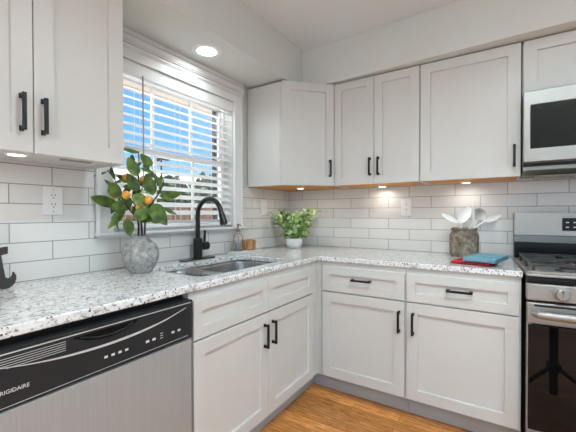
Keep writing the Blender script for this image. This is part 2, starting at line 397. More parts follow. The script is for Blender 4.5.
# ------------------------------------------------------------------ exterior
struct('exterior_ground', G().box(-30, -.15, -18, 18, -.35, -.25), 'ground', 'gravel yard outside the window')
g = G().box(-.97, -.15, -6.5, 3.2, 2.30, 2.33)
for k in range(7): g.box(-.965, -.155, -6.5, 3.2, 2.292, 2.2999) if k == 0 else None
for k in range(1, 8): g.box(-.97+k*.105, -.97+k*.105+.006, -6.5, 3.2, 2.288, 2.2915)
g.box(-1.0, -.97, -6.5, 3.2, 2.27, 2.45)
struct('exterior_eave', g, 'eave', 'cream boarded roof eave outside the window')
g = G().box(-.61, -.53, -.395, -.305, -.25, 2.287, .006); g.box(-.63, -.51, -.415, -.285, -.25, -.05, .006)
tag(obj('shaded_frame_post', g, 'dark'), 'dark square post standing in for the shaded outer frame at the right edge of the window', 'post')  # near-black stand-in for the window's outer frame lying in shade
# wood fence
fn = thing('wood_fence', 'brown board fence outside, seen low through the blind', 'fence', (-4.2, 0, -.25))
for k in range(6):
    obj('post', G().box(-.1, 0, -4+k*1.8, -3.9+k*1.8, 0, 1.72, .005), 'fence', fn)
g = G(); y = -4.0
random.seed(3)
while y < 5.3:
    g.box(.002, .022, y, y+.135, .05, 1.62+random.uniform(-.01, .01), .002); y += .15
obj('boards', g, 'fence', fn)
# neighbour
nb = thing('neighbour_house', 'white stuccoed house standing behind the fence', 'house', (-13, 3, -.25))
obj('wall', G().box(-3, 3, -9, 9, 0, 2.7), 'stucco', nb)
g = G(); g.prism([(-3.5, 2.6), (3.5, 2.6), (0, 3.5)], -9.5, 9.5, f=lambda u, v, w: (u, w, v)); obj('roof', g, 'roofm', nb)
for yy in (-5, -1, 3.5):
    f = obj('window', G().box(3.0, 3.05, yy, yy+1.3, 1.0, 2.1, .01), 'trim', nb); obj('pane', G().box(3.045, 3.06, yy+.07, yy+1.23, 1.07, 2.03), 'blackgloss', f)
g = G().tube([(1.2, 4.4, 3.0), (1.2, 4.4, 4.1)], .04, 8); g.box(1.1, 1.3, 4.0, 4.8, 4.0, 4.06); g.box(1.1, 1.3, 4.2, 4.25, 3.9, 4.2)
obj('roof_aerial', g, 'dark', nb)
# bushes between fence and house
def bush(x, y, h, r, n, seed, label):
    random.seed(seed); t = thing('leafy_bush', label, 'bush', (x, y, -.25), group='bushes along the fence')
    g = G()
    for k in range(n):
        a = random.uniform(0, 2*PI); ph = random.uniform(-.9, 1.0); rr_ = r*random.uniform(.45, 1)
        c = Vector((rr_*math.cos(a)*math.cos(ph), rr_*math.sin(a)*math.cos(ph), h*.6+h*.4*math.sin(ph)*random.uniform(.5, 1)))
        d = Vector((random.uniform(-1, 1), random.uniform(-1, 1), random.uniform(-.5, 1))).normalized()
        g.leaf(c, c+d*random.uniform(.2, .34), .15, (random.uniform(-1, 1), random.uniform(-1, 1), 1), n=3)
    obj('foliage', g, 'hedge', t, recalc=False)
    g = G()
    for k in range(5): a = k*1.3; g.tube([(0, 0, 0), (.4*r*math.cos(a), .4*r*math.sin(a), h*.7)], [.04, .015], 6)
    obj('stem', g, 'bark', t)
for i, (x, y, h, r) in enumerate(((-5.6, -1.2, 2.5, .85), (-5.8, .8, 2.7, .9), (-5.5, 2.8, 2.45, .85), (-5.9, 4.9, 2.8, .9), (-5.7, 7.0, 2.6, .9), (-6, 9.2, 2.9, 1.0))):
    bush(x, y, h, r, 1100, 20+i, 'green leafy bush behind the board fence, seen between the blind slats')

# ------------------------------------------------------------------ cabinets
def shaker(w_, h_, t=.02, st=.062, rec=.012):
    """door lying in x 0..w, z 0..h, front at y=-t"""
    g = G(); c = .0015; bv = .004
    def ring(x, z, y): return [g.b.verts.new(p) for p in ((x, y, z), (w_-x, y, z), (w_-x, y, h_-z), (x, y, h_-z))]
    rs = [ring(0, 0, 0), ring(0, 0, -t+c), ring(c, c, -t), ring(st, st, -t), ring(st+.0015, st+.0015, -t+rec)]
    g.b.faces.new(rs[0][::-1]); g.b.faces.new(rs[-1])
    for a, b_ in zip(rs[:-1], rs[1:]):
        for k in range(4): g.b.faces.new((a[k], a[(k+1) % 4], b_[(k+1) % 4], b_[k]))
    return g
def pull(parent, x, z, ln=.127, vertical=True, y=-.02):
    """square bar pull, centre x,z on a front at y"""
    g = G(); s = .0062; hl = ln/2
    if vertical:
        g.box(x-s, x+s, y-.032, y-.022, z-hl, z+hl, .0015)
        for q in (-hl+.008, hl-.008): g.box(x-s*.9, x+s*.9, y-.0225, y-.0002, z+q-.006, z+q+.006, .001); g.box(x-.007, x+.007, y-.004, y-.0002, z+q-.009, z+q+.009, .001)
    else:
        g.box(x-hl, x+hl, y-.032, y-.022, z-s, z+s, .0015)
        for q in (-hl+.008, hl-.008): g.box(x+q-.006, x+q+.006, y-.0225, y-.0002, z-s*.9, z+s*.9, .001); g.box(x+q-.009, x+q+.009, y-.004, y-.0002, z-.007, z+.007, .001)
    return obj('handle', g, 'black', parent)
def front(kind, parent, x0, x1, z0, z1, d, handle=None, st=.062):
    o = obj(kind, shaker(x1-x0, z1-z0, st=st), 'cab', parent, angle=20)
    o.location = (x0, -d, z0)
    if handle:
        vert, hx, hz = handle; pull(o, hx-x0, hz-z0, vertical=vert)
    return o
FD = .625   # face of base boxes; doors stand .02 proud
def base_cab(name, label, loc, rz, w_, fronts, open_top=False):
    t = thing(name, label, 'cabinet', loc, rz, group=None)
    g = G(); q = .018; dp = .605
    g.box(0.0008, q, -dp, -.012, .11, .8905); g.box(w_-q, w_-.0008, -dp, -.012, .11, .8905)
    g.box(q, w_-q, -dp, -.012, .11, .128); g.box(q, w_-q, -.03, -.012, .128, .8905)
    # face frame
    g.box(.0008, .03, -FD, -dp, .11, .8905, .001); g.box(w_-.03, w_-.0008, -FD, -dp, .11, .8905, .001)
    g.box(.03, w_-.03, -FD, -dp, .85, .8905); g.box(.03, w_-.03, -FD, -dp, .66, .70); g.box(.03, w_-.03, -FD, -dp, .11, .14)
    if not open_top: g.box(q, w_-q, -dp, -.03, .872, .8905)
    obj('body', g, 'cab', t)
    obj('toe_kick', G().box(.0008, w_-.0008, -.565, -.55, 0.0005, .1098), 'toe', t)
    for f in fronts: front(f[0], t, *f[1:5], FD, f[5], st=f[6] if len(f) > 6 else .062)
    return t
DS = .05
# sink base (wall A: local x runs with world +y from loc)
y0 = -1.748; Wd = 1.045
base_cab('sink_base_cabinet', 'white shaker sink base cabinet with two doors and two false drawer fronts under the window', (0, y0, 0), PI/2, Wd,
         [('drawer_front', .012, -1.2215-y0, .688, .856, None, DS), ('drawer_front', -1.2185-y0, -.713-y0, .688, .856, None, DS),
          ('door', .012, -1.2215-y0, .122, .680, (True, -1.256-y0, .566)), ('door', -1.2185-y0, -.713-y0, .122, .680, (True, -1.184-y0, .568))], True)
# corner
g = G()
g.prism([(.012, -.012), (.012, -.7022), (FD, -.7022), (FD, -FD), (.6612, -FD), (.6612, -.012)], .11, .8905)
cc = thing('corner_base_cabinet', 'white plain corner base cabinet filling the angle between the sink and range runs', 'cabinet', (0, 0, 0))
obj('body', g, 'cab', cc)
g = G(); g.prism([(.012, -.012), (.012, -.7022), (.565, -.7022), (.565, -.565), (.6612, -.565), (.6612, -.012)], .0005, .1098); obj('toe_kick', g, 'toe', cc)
base_cab('base_cabinet', 'white shaker base cabinet with drawer and left door, right beside the corner', (.662, 0, 0), 0, .561,
         [('drawer', .013, .5535, .697, .859, (False, .289, .787), DS), ('door', .013, .5535, .122, .689, (True, .524, .571))])
base_cab('base_cabinet', 'white shaker base cabinet with drawer and door, next to the range', (1.2235, 0, 0), 0, .561,
         [('drawer', .004, .553, .697, .859, (False, .283, .787), DS), ('door', .004, .553, .122, .689, (True, .042, .570))])

# upper cabinets
UZ0, UZ1, UD = 1.424, 2.186, .305
def upper_cab(label, loc, rz, w_, fronts, z0=UZ0, z1=UZ1, wood='rawwood', lip=True):
    t = thing('upper_cabinet', label, 'cabinet', loc, rz)
    g = G(); q = .016
    g.box(.0008, q, -UD, -.002, z0, z1); g.box(w_-q, w_-.0008, -UD, -.002, z0, z1); g.box(q, w_-q, -UD, -.002, z1-q, z1); g.box(q, w_-q, -.012, -.002, z0, z1-q)
    g.box(q, w_-q, -UD, -UD+.018, z0+(.0185 if wood == 'rawwood' else 0), z0+.04)
    obj('body', g, 'cab', t)
    obj('bottom_panel', G().box(q+.0005, w_-q-.0005, -UD+(.0005 if wood == 'rawwood' else .019), -.0125, z0+(.003 if wood == 'rawwood' else .012), z0+.018), wood, t)
    for f in fronts: front(f[0], t, *f[1:5], UD, f[5], st=f[6] if len(f) > 6 else .062)
    return t
dz0, dz1 = UZ0+.001, 2.191
upper_cab('white shaker upper cabinet left of the window, two doors seen close up', (0, -2.506, 0), PI/2, .672,
          [('door', .003, .3355, dz0, dz1, (True, .300, 1.56)), ('door', .3385, .669, dz0, dz1, (True, .365, 1.557))], wood='cab')
upper_cab('white shaker upper cabinet with a pair of narrow doors beside the corner', (.6125, 0, 0), 0, .622,
          [('door', .003, .3095, dz0, dz1, (True, .284, 1.548), .058), ('door', .3125, .619, dz0, dz1, (True, .345, 1.548), .058)])
upper_cab('white shaker upper cabinet with one wide door beside the microwave', (1.2352, 0, 0), 0, .553,
          [('door', .003, .550, dz0, dz1, (True, .521, 1.545))])
upper_cab('short white shaker cabinet above the microwave', (1.792, 0, 0), 0, .77,
          [('door', .006, .382, 1.882, dz1, None), ('door', .385, .764, 1.882, dz1, None)], z0=1.881, wood='cab')
# diagonal corner cabinet
dc = thing('corner_upper_cabinet', 'white shaker diagonal corner upper cabinet with a single door', 'cabinet', (0, 0, 0))
poly = [(.002, -.002), (.002, -.6115), (.305, -.6115), (.6115, -.305), (.6115, -.002)]
g = G(); g.prism(poly, UZ0+.045, UZ1)
def shell(a, b_, th=.016):
    a = Vector((*a, 0)); b_ = Vector((*b_, 0)); d = (b_-a).normalized(); n_ = Vector((-d.y, d.x, 0))*th
    return [(a.x, a.y), (b_.x, b_.y), ((b_+n_).x, (b_+n_).y), ((a+n_).x, (a+n_).y)]
for a, b_ in ((poly[1], poly[2]), (poly[2], poly[3]), (poly[3], poly[4])): g.prism(shell(a, b_), UZ0, UZ0+.045)
obj('body', g, 'cab', dc)
g = G(); g.prism([(.003, -.003), (.003, -.592), (.30, -.592), (.592, -.30), (.592, -.003)], UZ0+.004, UZ0+.0445); obj('bottom_panel', g, 'rawwood', dc)
dl = math.hypot(.3065, .3065)
dd = obj('door', shaker(dl-.030, dz1-dz0), 'cab', dc, angle=20)
dd.rotation_euler = (0, 0, PI/4); dd.location = (.305+.0002+.015*.7071, -.6115-.0002+.015*.7071, dz0)
pull(dd, dl-.030-.035, 1.553-dz0)
# ------------------------------------------------------------------ countertop
def rrect(x0, x1, y0_, y1, r, n=6):
    P = []
    for cx_, cy_, a0 in ((x1-r, y1-r, 0), (x0+r, y1-r, PI/2), (x0+r, y0_+r, PI), (x1-r, y0_+r, 1.5*PI)):
        for k in range(n+1): a = a0+PI/2*k/n; P.append((cx_+r*math.cos(a), cy_+r*math.sin(a)))
    return P
SX0, SX1, SY0, SY1 = .145, .553, -1.602, -.880
g = G(); g.prism([(.0005, -.0005), (.0005, -2.9), (.643, -2.9), (.643, -.643), (1.790, -.643), (1.746, -.0005)], .8915, .922, [rrect(SX0, SX1, SY0, SY1, .07)])
ct = obj('countertop', g, 'granite'); tag(ct, 'speckled white and grey granite countertop running round the corner', 'countertop')
bv = ct.modifiers.new('edge', 'BEVEL'); bv.width = .004; bv.segments = 2; bv.limit_method = 'ANGLE'; bv.angle_limit = R(60)
# sink
sk = thing('kitchen_sink', 'stainless double-bowl undermount sink set in the granite counter', 'sink', ((SX0+SX1)/2, (SY0+SY1)/2, .69))
ox, oyy, oz = (SX0+SX1)/2, (SY0+SY1)/2, .69
bowls = [(SX0-.004, SX1+.004, SY0-.004, -1.372, .19), (SX0-.004, SX1+.004, -1.325, SY1+.004, .2)]
g = G(); outer = [(x-ox, y-oyy) for x, y in rrect(SX0-.03, SX1+.03, SY0-.03, SY1+.03, .09)]
def bl_loop(bw, i=0.0, r=.065): return [(x-ox, y-oyy) for x, y in rrect(bw[0]+i, bw[1]-i, bw[2]+i, bw[3]-i, r)]
g.prism(outer, .8865-oz, .8905-oz, [bl_loop(b_) for b_ in bowls]); obj('rim', g, 'sink', sk)
for b_ in bowls:
    g = G(); dp = b_[4]; prev = None
    for i, r_, z in ((0, .065, .889), (.003, .065, .87), (.008, .062, .889-dp+.03), (.02, .055, .889-dp+.008), (.045, .04, .889-dp), (.12, .02, .889-dp-.003)):
        lp = [g.b.verts.new((x, y, z-oz)) for x, y in bl_loop(b_, i, r_)]
        if prev:
            for k in range(len(lp)): g.b.faces.new((prev[k], prev[(k+1) % len(lp)], lp[(k+1) % len(lp)], lp[k]))
        prev = lp
    g.b.faces.new(prev)
    o = obj('bowl', g, 'sink', sk); sm = o.modifiers.new('t', 'SOLIDIFY'); sm.thickness = .0015; sm.offset = 1
    c = ((b_[0]+b_[1])/2-ox, (b_[2]+b_[3])/2-oyy, .889-dp-oz)
    g = G(); g.lathe([(.042, -.0015), (.042, .002), (.034, .003), (.03, -.001), (0, -.001)], c); obj('drain', g, 'chrome', sk)
# ------------------------------------------------------------------ faucet
fx, fy = .062, -1.182
fa = thing('kitchen_faucet', 'matte black gooseneck pull-down faucet behind the sink', 'faucet', (fx, fy, .922))
g = G(); g.prism([(x, y) for x, y in rrect(-.030, .030, -.135, .135, .02)], .0003, .0065); obj('deck_plate', g, 'faucet', fa)
g = G(); g.lathe([(0, .0066), (.0305, .0066), (.0305, .012), (.0285, .014), (.0285, .128), (.026, .131), (0, .153)], (0, 0, 0), 32); obj('body', g, 'faucet', fa)
g = G(); pts = [(0, 0, .129), (0, 0, .22), (0, 0, .28)]; ra = .102
for k in range(1, 15): a = PI-PI*k/14*.93; pts.append((ra+ra*math.cos(a), 0, -.006+.288+ra*math.sin(a)))
g.tube(pts, .0150, 16); obj('neck', g, 'faucet', fa)
e_ = Vector(pts[-1]); dr = (e_-Vector(pts[-2])).normalized()
g = G(); g.tube([e_-dr*.004, e_+dr*.012, e_+dr*.014, e_+dr*.04, e_+dr*.075, e_+dr*.082], [.015, .016, .0185, .020, .024, .021], 20)
g.box(e_.x+.012, e_.x+.022, -.006, .006, e_.z-.075, e_.z-.04, .002); obj('spray_head', g, 'faucet', fa)
g = G(); g.tube([(0, .022, .082), (0, .080, .082), (0, .084, .082)], [.027, .027, .022], 24); g.tube([(0, .056, .10), (.002, .057, .145), (.004, .058, .182)], [.0085, .008, .007], 10)
obj('lever', g, 'faucet', fa)
# ------------------------------------------------------------------ dishwasher
dwL = .69
dw = thing('dishwasher', 'stainless dishwasher with black control panel under the left counter', 'dishwasher', (0, -1.752-dwL, 0), PI/2)
def dX(y): return y+1.752+dwL
obj('body', G().box(.001, dwL-.004, -.60, -.03, .10, .878), 'dark', dw)
obj('toe_kick', G().box(.001, dwL-.004, -.585, -.57, .0005, .0995), 'dark', dw)
g = G().box(.002, dwL-.004, -.655, -.602, .115, .712, .006, 3); obj('door', g, 'dw_steel', dw)
# control panel with pocket
g = G(); pk = [(-2.2, .838), (-2.14, .824), (-2.09, .8205), (-2.04, .824), (-2.0, .838), (-1.985, .85), (-2.2, .85)]
g.prism([(.001, .716), (dwL-.003, .716), (dwL-.003, .868), (.001, .868)], .602, .66, [], f=lambda u, v, w: (u, -w, v))
cp = obj('control_panel', g, 'dwpanel', dw)
cp['label'] = 'black control panel'
bvm = cp.modifiers.new('b', 'BEVEL'); bvm.width = .004; bvm.segments = 3; bvm.limit_method = 'ANGLE'
Fp = .6605
def strip(pts, wd, m, name, d0=Fp, d1=Fp+.0018, parent=cp):
    g = G(); P = [Vector((dX(y), z)) for y, z in pts]; up_, lo_ = [], []
    for i, p in enumerate(P):
        d = (P[min(i+1, len(P)-1)]-P[max(i-1, 0)]).normalized(); n_ = Vector((-d.y, d.x)); k = wd(i/(len(P)-1)) if callable(wd) else wd
        up_.append(p+n_*k/2); lo_.append(p-n_*k/2)
    g.prism([tuple(p) for p in lo_]+[tuple(p) for p in up_[::-1]], d0, d1, f=lambda u, v, w: (u, -w, v)); return obj(name, g, m, parent)
ck_ = [(-2.42, .838), (-2.37, .826), (-2.3, .813), (-2.217, .8035), (-2.12, .7995), (-2.03, .802), (-1.95, .8095), (-1.876, .821), (-1.79, .8425)]
cv = []
for i in range(len(ck_)-1):
    p = [Vector(ck_[max(0, min(len(ck_)-1, i+q))]) for q in (-1, 0, 1, 2)]
    for k in range(5):
        t = k/5; cv.append(tuple(.5*((2*p[1])+(-p[0]+p[2])*t+(2*p[0]-5*p[1]+4*p[2]-p[3])*t*t+(-p[0]+3*p[1]-3*p[2]+p[3])*t**3)))
cv.append(ck_[-1])
strip(cv, lambda t: .0016+.0058*max(0, math.sin(PI*min(1, max(0, (t-.18)/.82))))**1.2, 'silver', 'curved_trim')
strip([(-2.42, .8585), (-1.765, .8585)], .003, 'silver', 'edge_strip')
strip([(-2.42, .7225), (-1.782, .7305)], .0012, 'mark', 'pin_line', d1=Fp+.0006)
g = G(); g.prism([(dX(y), z) for y, z in [(-2.205, .8495), (-2.165, .832), (-2.12, .823), (-2.08, .822), (-2.04, .829), (-2.012, .84), (-1.99, .852)]], Fp, Fp+.0008, f=lambda u, v, w: (u, -w, v))
obj('handle_pocket', g, 'blackgloss', cp)
strip([(-2.185, .846), (-2.13, .8315), (-2.085, .829), (-2.045, .8345), (-2.015, .847)], .004, 'dwpanel', 'pocket_lip', d1=Fp+.006)
g = G()
for k in range(5):
    z = .8465-k*.0062; yl = -2.42 if k < 4 else -2.36; g.box(dX(yl), dX(-2.222), -Fp-.0014, -Fp, z-.0008, z+.0008)
obj('vent_grille', g, 'toe', cp)
def dbutton(name, x0, x1, z0, z1): return obj(name, G().box(dX(x0), dX(x1), -Fp-.0008, -Fp, z0, z1, .0002, 1), 'mark', cp)
for y in (-2.112, -2.089, -2.066, -2.043): dbutton('button', y, y+.011, .757, .7645)
for y in (-1.966, -1.94): dbutton('button', y, y+.013, .7585, .767)
for k in range(3): dbutton('indicator', -1.908, -1.896, .757+k*.0085, .759+k*.0085)
for y in (-1.858, -1.83): dbutton('button', y, y+.013, .760, .768)
def text(s, size, name, m, parent, loc, rot, ext=.0004, align='LEFT', sx_=1.0):
    c = bpy.data.curves.new(name, 'FONT'); c.body = s; c.size = size; c.extrude = ext; c.align_x = align; c.resolution_u = 3
    t = bpy.data.objects.new('tmp_text', c); col.objects.link(t); bpy.context.view_layer.update()
    me = bpy.data.meshes.new_from_object(t.evaluated_get(bpy.context.evaluated_depsgraph_get())); bpy.data.objects.remove(t); bpy.data.curves.remove(c)
    me.materials.append(M[m]); o = bpy.data.objects.new(name, me); col.objects.link(o); o.parent = parent; o.location = loc; o.rotation_euler = rot; o.scale = (sx_, 1, 1); return o
text('FRIGIDAIRE', .0145, 'lettering', 'mark', cp, (dX(-2.380), -Fp-.0004, .757), (PI/2, 0, 0), sx_=.95)

# ------------------------------------------------------------------ range
rg = thing('gas_range', 'stainless gas range with black glass oven door at the right', 'range', (1.753, -.060, 0), .075)
RW = .756
rg.scale = (1, .945, 1)
obj('body', G().box(.032, RW-.003, -.645, -.03, .03, .905).box(.008, .0319, -.645, -.35, .03, .905), 'dark', rg)
g = G().box(0, RW, -.10, -.012, 1.075, 1.213, .004); obj('backguard', g, 'steel', rg)
g = G().box(.001, RW-.001, -.092, -.012, .935, 1.074, .002); obj('backguard_base', g, 'blackgloss', rg)
obj('trim_strip', G().box(.0005, RW-.0005, -.1, -.092, 1.035, 1.074, .001), mat('range_grey_band', (.16, .16, .155), .35, metal=.6), rg)
dp = obj('display', G().box(.236, .520, -.106, -.1005, 1.108, 1.183, .003), 'blackgloss', rg)
for k in range(8):
    for j in range(2): obj('display_button', G().box(.252+k*.034, .266+k*.034, -.1066, -.1061, 1.126+j*.028, 1.132+j*.028), 'mark', dp)
g = G().box(0, RW, -.675, -.105, .906, .922, .006, 3); g.box(0, .012, -.675, -.105, .922, .934, .003); g.box(RW-.012, RW, -.675, -.105, .922, .934, .003); g.box(.012, RW-.012, -.675, -.655, .922, .934, .003)
obj('cooktop', g, 'steel', rg)
for bx_ in (.19, .565):
    for by_ in (-.25, -.51):
        g = G(); g.lathe([(0, .9222), (.055, .9222), (.05, .932), (.036, .934), (.036, .942), (.03, .946), (0, .946)], (bx_, by_, 0), 28); obj('burner', g, 'iron', rg)
for gx in (.022, .388):
    g = G(); x0, x1, yA, yB = gx, gx+.346, -.645, -.125; hz = .958; s = .0055
    for y in (yA, (yA+yB)/2, yB): g.box(x0, x1, y-s, y+s, hz, hz+.011, .002)
    for x in (x0+s, x1-s): g.box(x-s, x+s, yA, yB, hz, hz+.011, .002)
    for by_ in (-.25, -.51):
        for k in range(4):
            a = PI/4+k*PI/2; c = Vector(((x0+x1)/2, by_, 0)); d = Vector((math.cos(a), math.sin(a), 0))
            p0 = c+d*.028; p1 = c+d*.155; g.tube([(p0.x, p0.y, hz+.005), (p1.x, p1.y, hz+.005)], .0052, 8)
        g.box(x0, x0+.12, by_-s, by_+s, hz, hz+.011, .002); g.box(x1-.12, x1, by_-s, by_+s, hz, hz+.011, .002)
    for x in (x0+.01, x1-.01):
        for y in (yA+.01, (yA+yB)/2, yB-.01): g.box(x-.006, x+.006, y-.006, y+.006, .9225, hz+.002, .001)
    obj('grate', g, 'iron', rg)
obj('front_rail', G().box(0, RW, -.682, -.647, .877, .9055, .004), 'blackgloss', rg)
g = G().box(0, RW, -.69, -.647, .797, .8765, .006, 3); cpn = obj('control_panel', g, 'steel', rg)
for kx in (.133, .255, .378, .501, .623):
    g = G(); mt = rot_x(PI/2); g.lathe([(0, .0005), (.034, .0005), (.034, .006), (.027, .008), (.0255, .03), (.022, .033), (0, .033)], (kx, -.69, .837), 28, mt)
    g.box(kx-.005, kx+.005, -.728, -.715, .813, .861, .003); k_ = obj('knob', g, 'steel', rg)
    g = G().box(kx-.0012, kx+.0012, -.7295, -.7278, .842, .859); obj('pointer', g, 'dark', k_)
    obj('marking', G().box(kx-.001, kx+.001, -.6908, -.6902, .8725, .8755), 'dark', cpn); obj('marking', G().box(kx-.044, kx-.040, -.6908, -.6902, .846, .85), 'dark', cpn)
g = G()
g.box(.002, RW-.002, -.69, -.65, .685, .787, .006, 3); g.box(.002, .022, -.69, -.65, .178, .685, .003); g.box(RW-.022, RW-.002, -.69, -.65, .178, .685, .003); g.box(.002, RW-.002, -.69, -.65, .158, .178, .003)
od = obj('oven_door', g, 'steel', rg)
obj('door_glass', G().box(.006, RW-.006, -.694, -.652, .18, .683, .003), 'ovenglass', od)
obj('vent_slot', G().box(.03, RW-.03, -.6935, -.6885, .770, .779, .001), 'dark', od)
g = G(); g.tube([(.03, -.70, .740), (.045, -.728, .740), (.09, -.738, .740), (RW/2, -.742, .740), (RW-.09, -.738, .740), (RW-.045, -.728, .740), (RW-.03, -.70, .740)], [.016, .0175, .0185, .0185, .0185, .0175, .016], 16)
for x in (.04, RW-.04): g.box(x-.012, x+.012, -.715, -.688, .728, .752, .003)
obj('handle', g, 'white' if 0 else 'steel', od)
obj('drawer', G().box(.002, RW-.002, -.688, -.65, .035, .153, .006, 3), 'steel', rg)

# ------------------------------------------------------------------ microwave
mw = thing('microwave', 'stainless over-the-range microwave with dark door window', 'microwave', (1.795, 0, -.013))
g = G(); g.prism([(-.012, 1.50), (-.012, 1.448), (-.33, 1.440), (-.385, 1.462), (-.385, 1.50)], 0, .758, f=lambda u, v, w: (w, u, v)); ob = obj('hood_base', g, mat('hood_grey', (.20, .20, .195), .4, metal=.5), mw)
g = G()
g.box(0, .758, -.388, -.384, 1.482, 1.4995, .001, 1)
for k in range(34): g.box(.02+k*.021, .03+k*.021, -.391, -.388, 1.485, 1.497, .0005, 1)
obj('vent_grille', g, 'dwpanel', ob)
g = G()
for x in (.06, .41):
    g = G().box(x, x+.29, -.33, -.10, 1.4375, 1.4395)
    for k in range(9): g.box(x+.02+k*.03, x+.03+k*.03, -.32, -.11, 1.4355, 1.4375)
    o = obj('grease_filter', g, 'steel', ob); o.location.z = -.004
obj('case', G().box(0, .758, -.375, -.012, 1.501, 1.8905), 'steel', mw)
g = G(); g.prism([(.0, 1.503), (.575, 1.503), (.575, 1.889), (0, 1.889)], .376, .42, [[(.032, 1.575), (.50, 1.575), (.50, 1.812), (.032, 1.812)]], f=lambda u, v, w: (u, -w, v))
md = obj('door', g, 'steel', mw); b2 = md.modifiers.new('b', 'BEVEL'); b2.width = .004; b2.segments = 2; b2.limit_method = 'ANGLE'
obj('window', G().box(.0285, .504, -.414, -.38, 1.5715, 1.8155, .003), 'mwglass', md)
obj('control_panel', G().box(.578, .758, -.42, -.376, 1.503, 1.889, .004), 'blackgloss', mw)
g = G().tube([(.545, -.43, 1.56), (.545, -.455, 1.58), (.545, -.455, 1.81), (.545, -.43, 1.83)], .009, 10); g.box(.538, .552, -.44, -.419, 1.555, 1.575); g.box(.538, .552, -.44, -.419, 1.815, 1.835)
obj('handle', g, 'chrome', md)

# ------------------------------------------------------------------ outlets
def outlet(label, loc, rz, sockets=True, name='wall_outlet', cat='outlet'):
    t = thing(name, label, cat, loc, rz)
    pl = obj('cover_plate', G().box(-.040, .040, -.0065, -.0003, -.064, .064, .0025, 3), 'outlet', t)
    if sockets:
        for z in (-.0205, .0205):
            s_ = obj('socket', G().box(-.017, .017, -.0085, -.0062, z-.0165, z+.0165, .001), 'outlet', t)
            g = G().box(-.008, -.0055, -.0089, -.0083, z+.0005, z+.009); g.box(.0055, .008, -.0089, -.0083, z+.0005, z+.009); g.lathe([(0, 0), (.0026, 0), (.0026, .0006), (0, .0006)], (0, -.0083, z-.008), 12, rot_x(PI/2))
            obj('slots', g, 'slot', s_)
    else:
        r_ = obj('rocker', G().box(-.017, .017, -.0085, -.0062, -.033, .033, .001), 'outlet', t)
        obj('toggle', G().box(-.005, .005, -.016, -.0083, -.008, .008, .001), 'outlet', r_)
    for z in (-.049, .049): g = G(); g.lathe([(0, 0), (.003, 0), (.0025, .001), (0, .0012)], (0, -.0065, z), 12, rot_x(PI/2)); obj('screw', g, 'greyutensil', t)
outlet('white duplex outlet on the tile under the left upper cabinet', (0, -1.979, 1.272), PI/2)
outlet('white duplex outlet on the range-wall tile, between corner and crock', (1.072, 0, 1.259), 0)
outlet('white switch plate on the window wall next to the corner', (0, -.40, 1.264), PI/2, False, 'light_switch', 'switch')

# ------------------------------------------------------------------ lamps
def can_light(label, loc, r=.075, power=9, grp=None, lc=(.80, .955, 1), es=None):
    t = thing('recessed_light', label, 'ceiling light', loc, 0, grp)
    g = G(); g.lathe([(r-.008, -.004), (r+.018, -.003), (r+.02, -.0005), (r-.01, -.0005)], (0, 0, 0), 48); obj('trim_ring', g, 'trim', t)
    g = G(); g.lathe([(0, -.0025), (r-.0085, -.0025), (r-.0085, -.0008), (0, -.0008)], (0, 0, 0), 48); obj('lens', g, 'lens', t)
    disk_lamp('recessed_light_lamp', (loc[0], loc[1], loc[2]-.006), r*1.8, power, lc, 150)
can_light('round recessed light in the soffit above the window', (.186, -1.216, 2.2), .068, 1.5)
for i, (x, y) in enumerate(((1.75, -1.75), (3.4, -1.75), (1.75, -3.6), (3.4, -3.6))):  # unseen fittings added behind the camera for more light from above
    can_light('added round recessed fill light, unseen, in the main ceiling behind the viewer', (x, y, H), .075, 12, 'added fill lights of the main ceiling')
def puck(label, x, y, z, power=.3, target=None):
    t = thing('puck_light', label, 'under-cabinet light', (x, y, z), 0)
    g = G(); g.lathe([(0, 0), (.036, 0), (.036, -.008), (.031, -.012), (.027, -.012), (.027, -.009), (0, -.009)], (0, 0, 0), 32); obj('housing', g, 'trim', t)
    g = G(); g.lathe([(0, -.0125), (.0265, -.0115), (.0265, -.0092), (0, -.0092)], (0, 0, 0), 32); obj('lens', g, 'puck', t)
    disk_lamp('puck_light_lamp', (x, y, z-.0145), .05, power, (1, .93, .84), 165)
puck('glowing puck light under the diagonal corner cabinet', .30, -.30, UZ0+.0035, .5)
puck('glowing puck light under the narrow-door pair of cabinets', .915, -.10, UZ0+.0025, .35)
puck('glowing puck light under the wide-door cabinet above the crock', 1.49, -.12, UZ0+.0025, .35)
puck('glowing puck light under the close-up cabinet left of the window', .235, -2.19, UZ0+.0115, .35)
# under-cabinet driver and cable left
g = G().box(.255, .285, -2.06, -1.95, UZ0-.004, UZ0+.0115, .002)
tag(obj('light_connector', g, 'greyutensil'), 'small grey wiring connector under the left upper cabinet', 'connector')

# ------------------------------------------------------------------ citrus in vase
vx, vy = .192, -1.672
vs = thing('pottery_vase', 'rough grey round pottery vase on the counter left of the sink', 'vase', (vx, vy, .9222))
prof = [(0, 0), (.044, 0), (.052, .006), (.068, .03), (.083, .062), (.0875, .088), (.084, .115), (.073, .14), (.055, .158), (.044, .165), (.043, .175), (.047, .181), (.043, .183), (.036, .178), (.036, .162), (.05, .15), (.03, .03), (0, .02)]
g = G(); g.lathe(prof, (0, 0, 0), 56); obj('body', g, 'vase', vs)
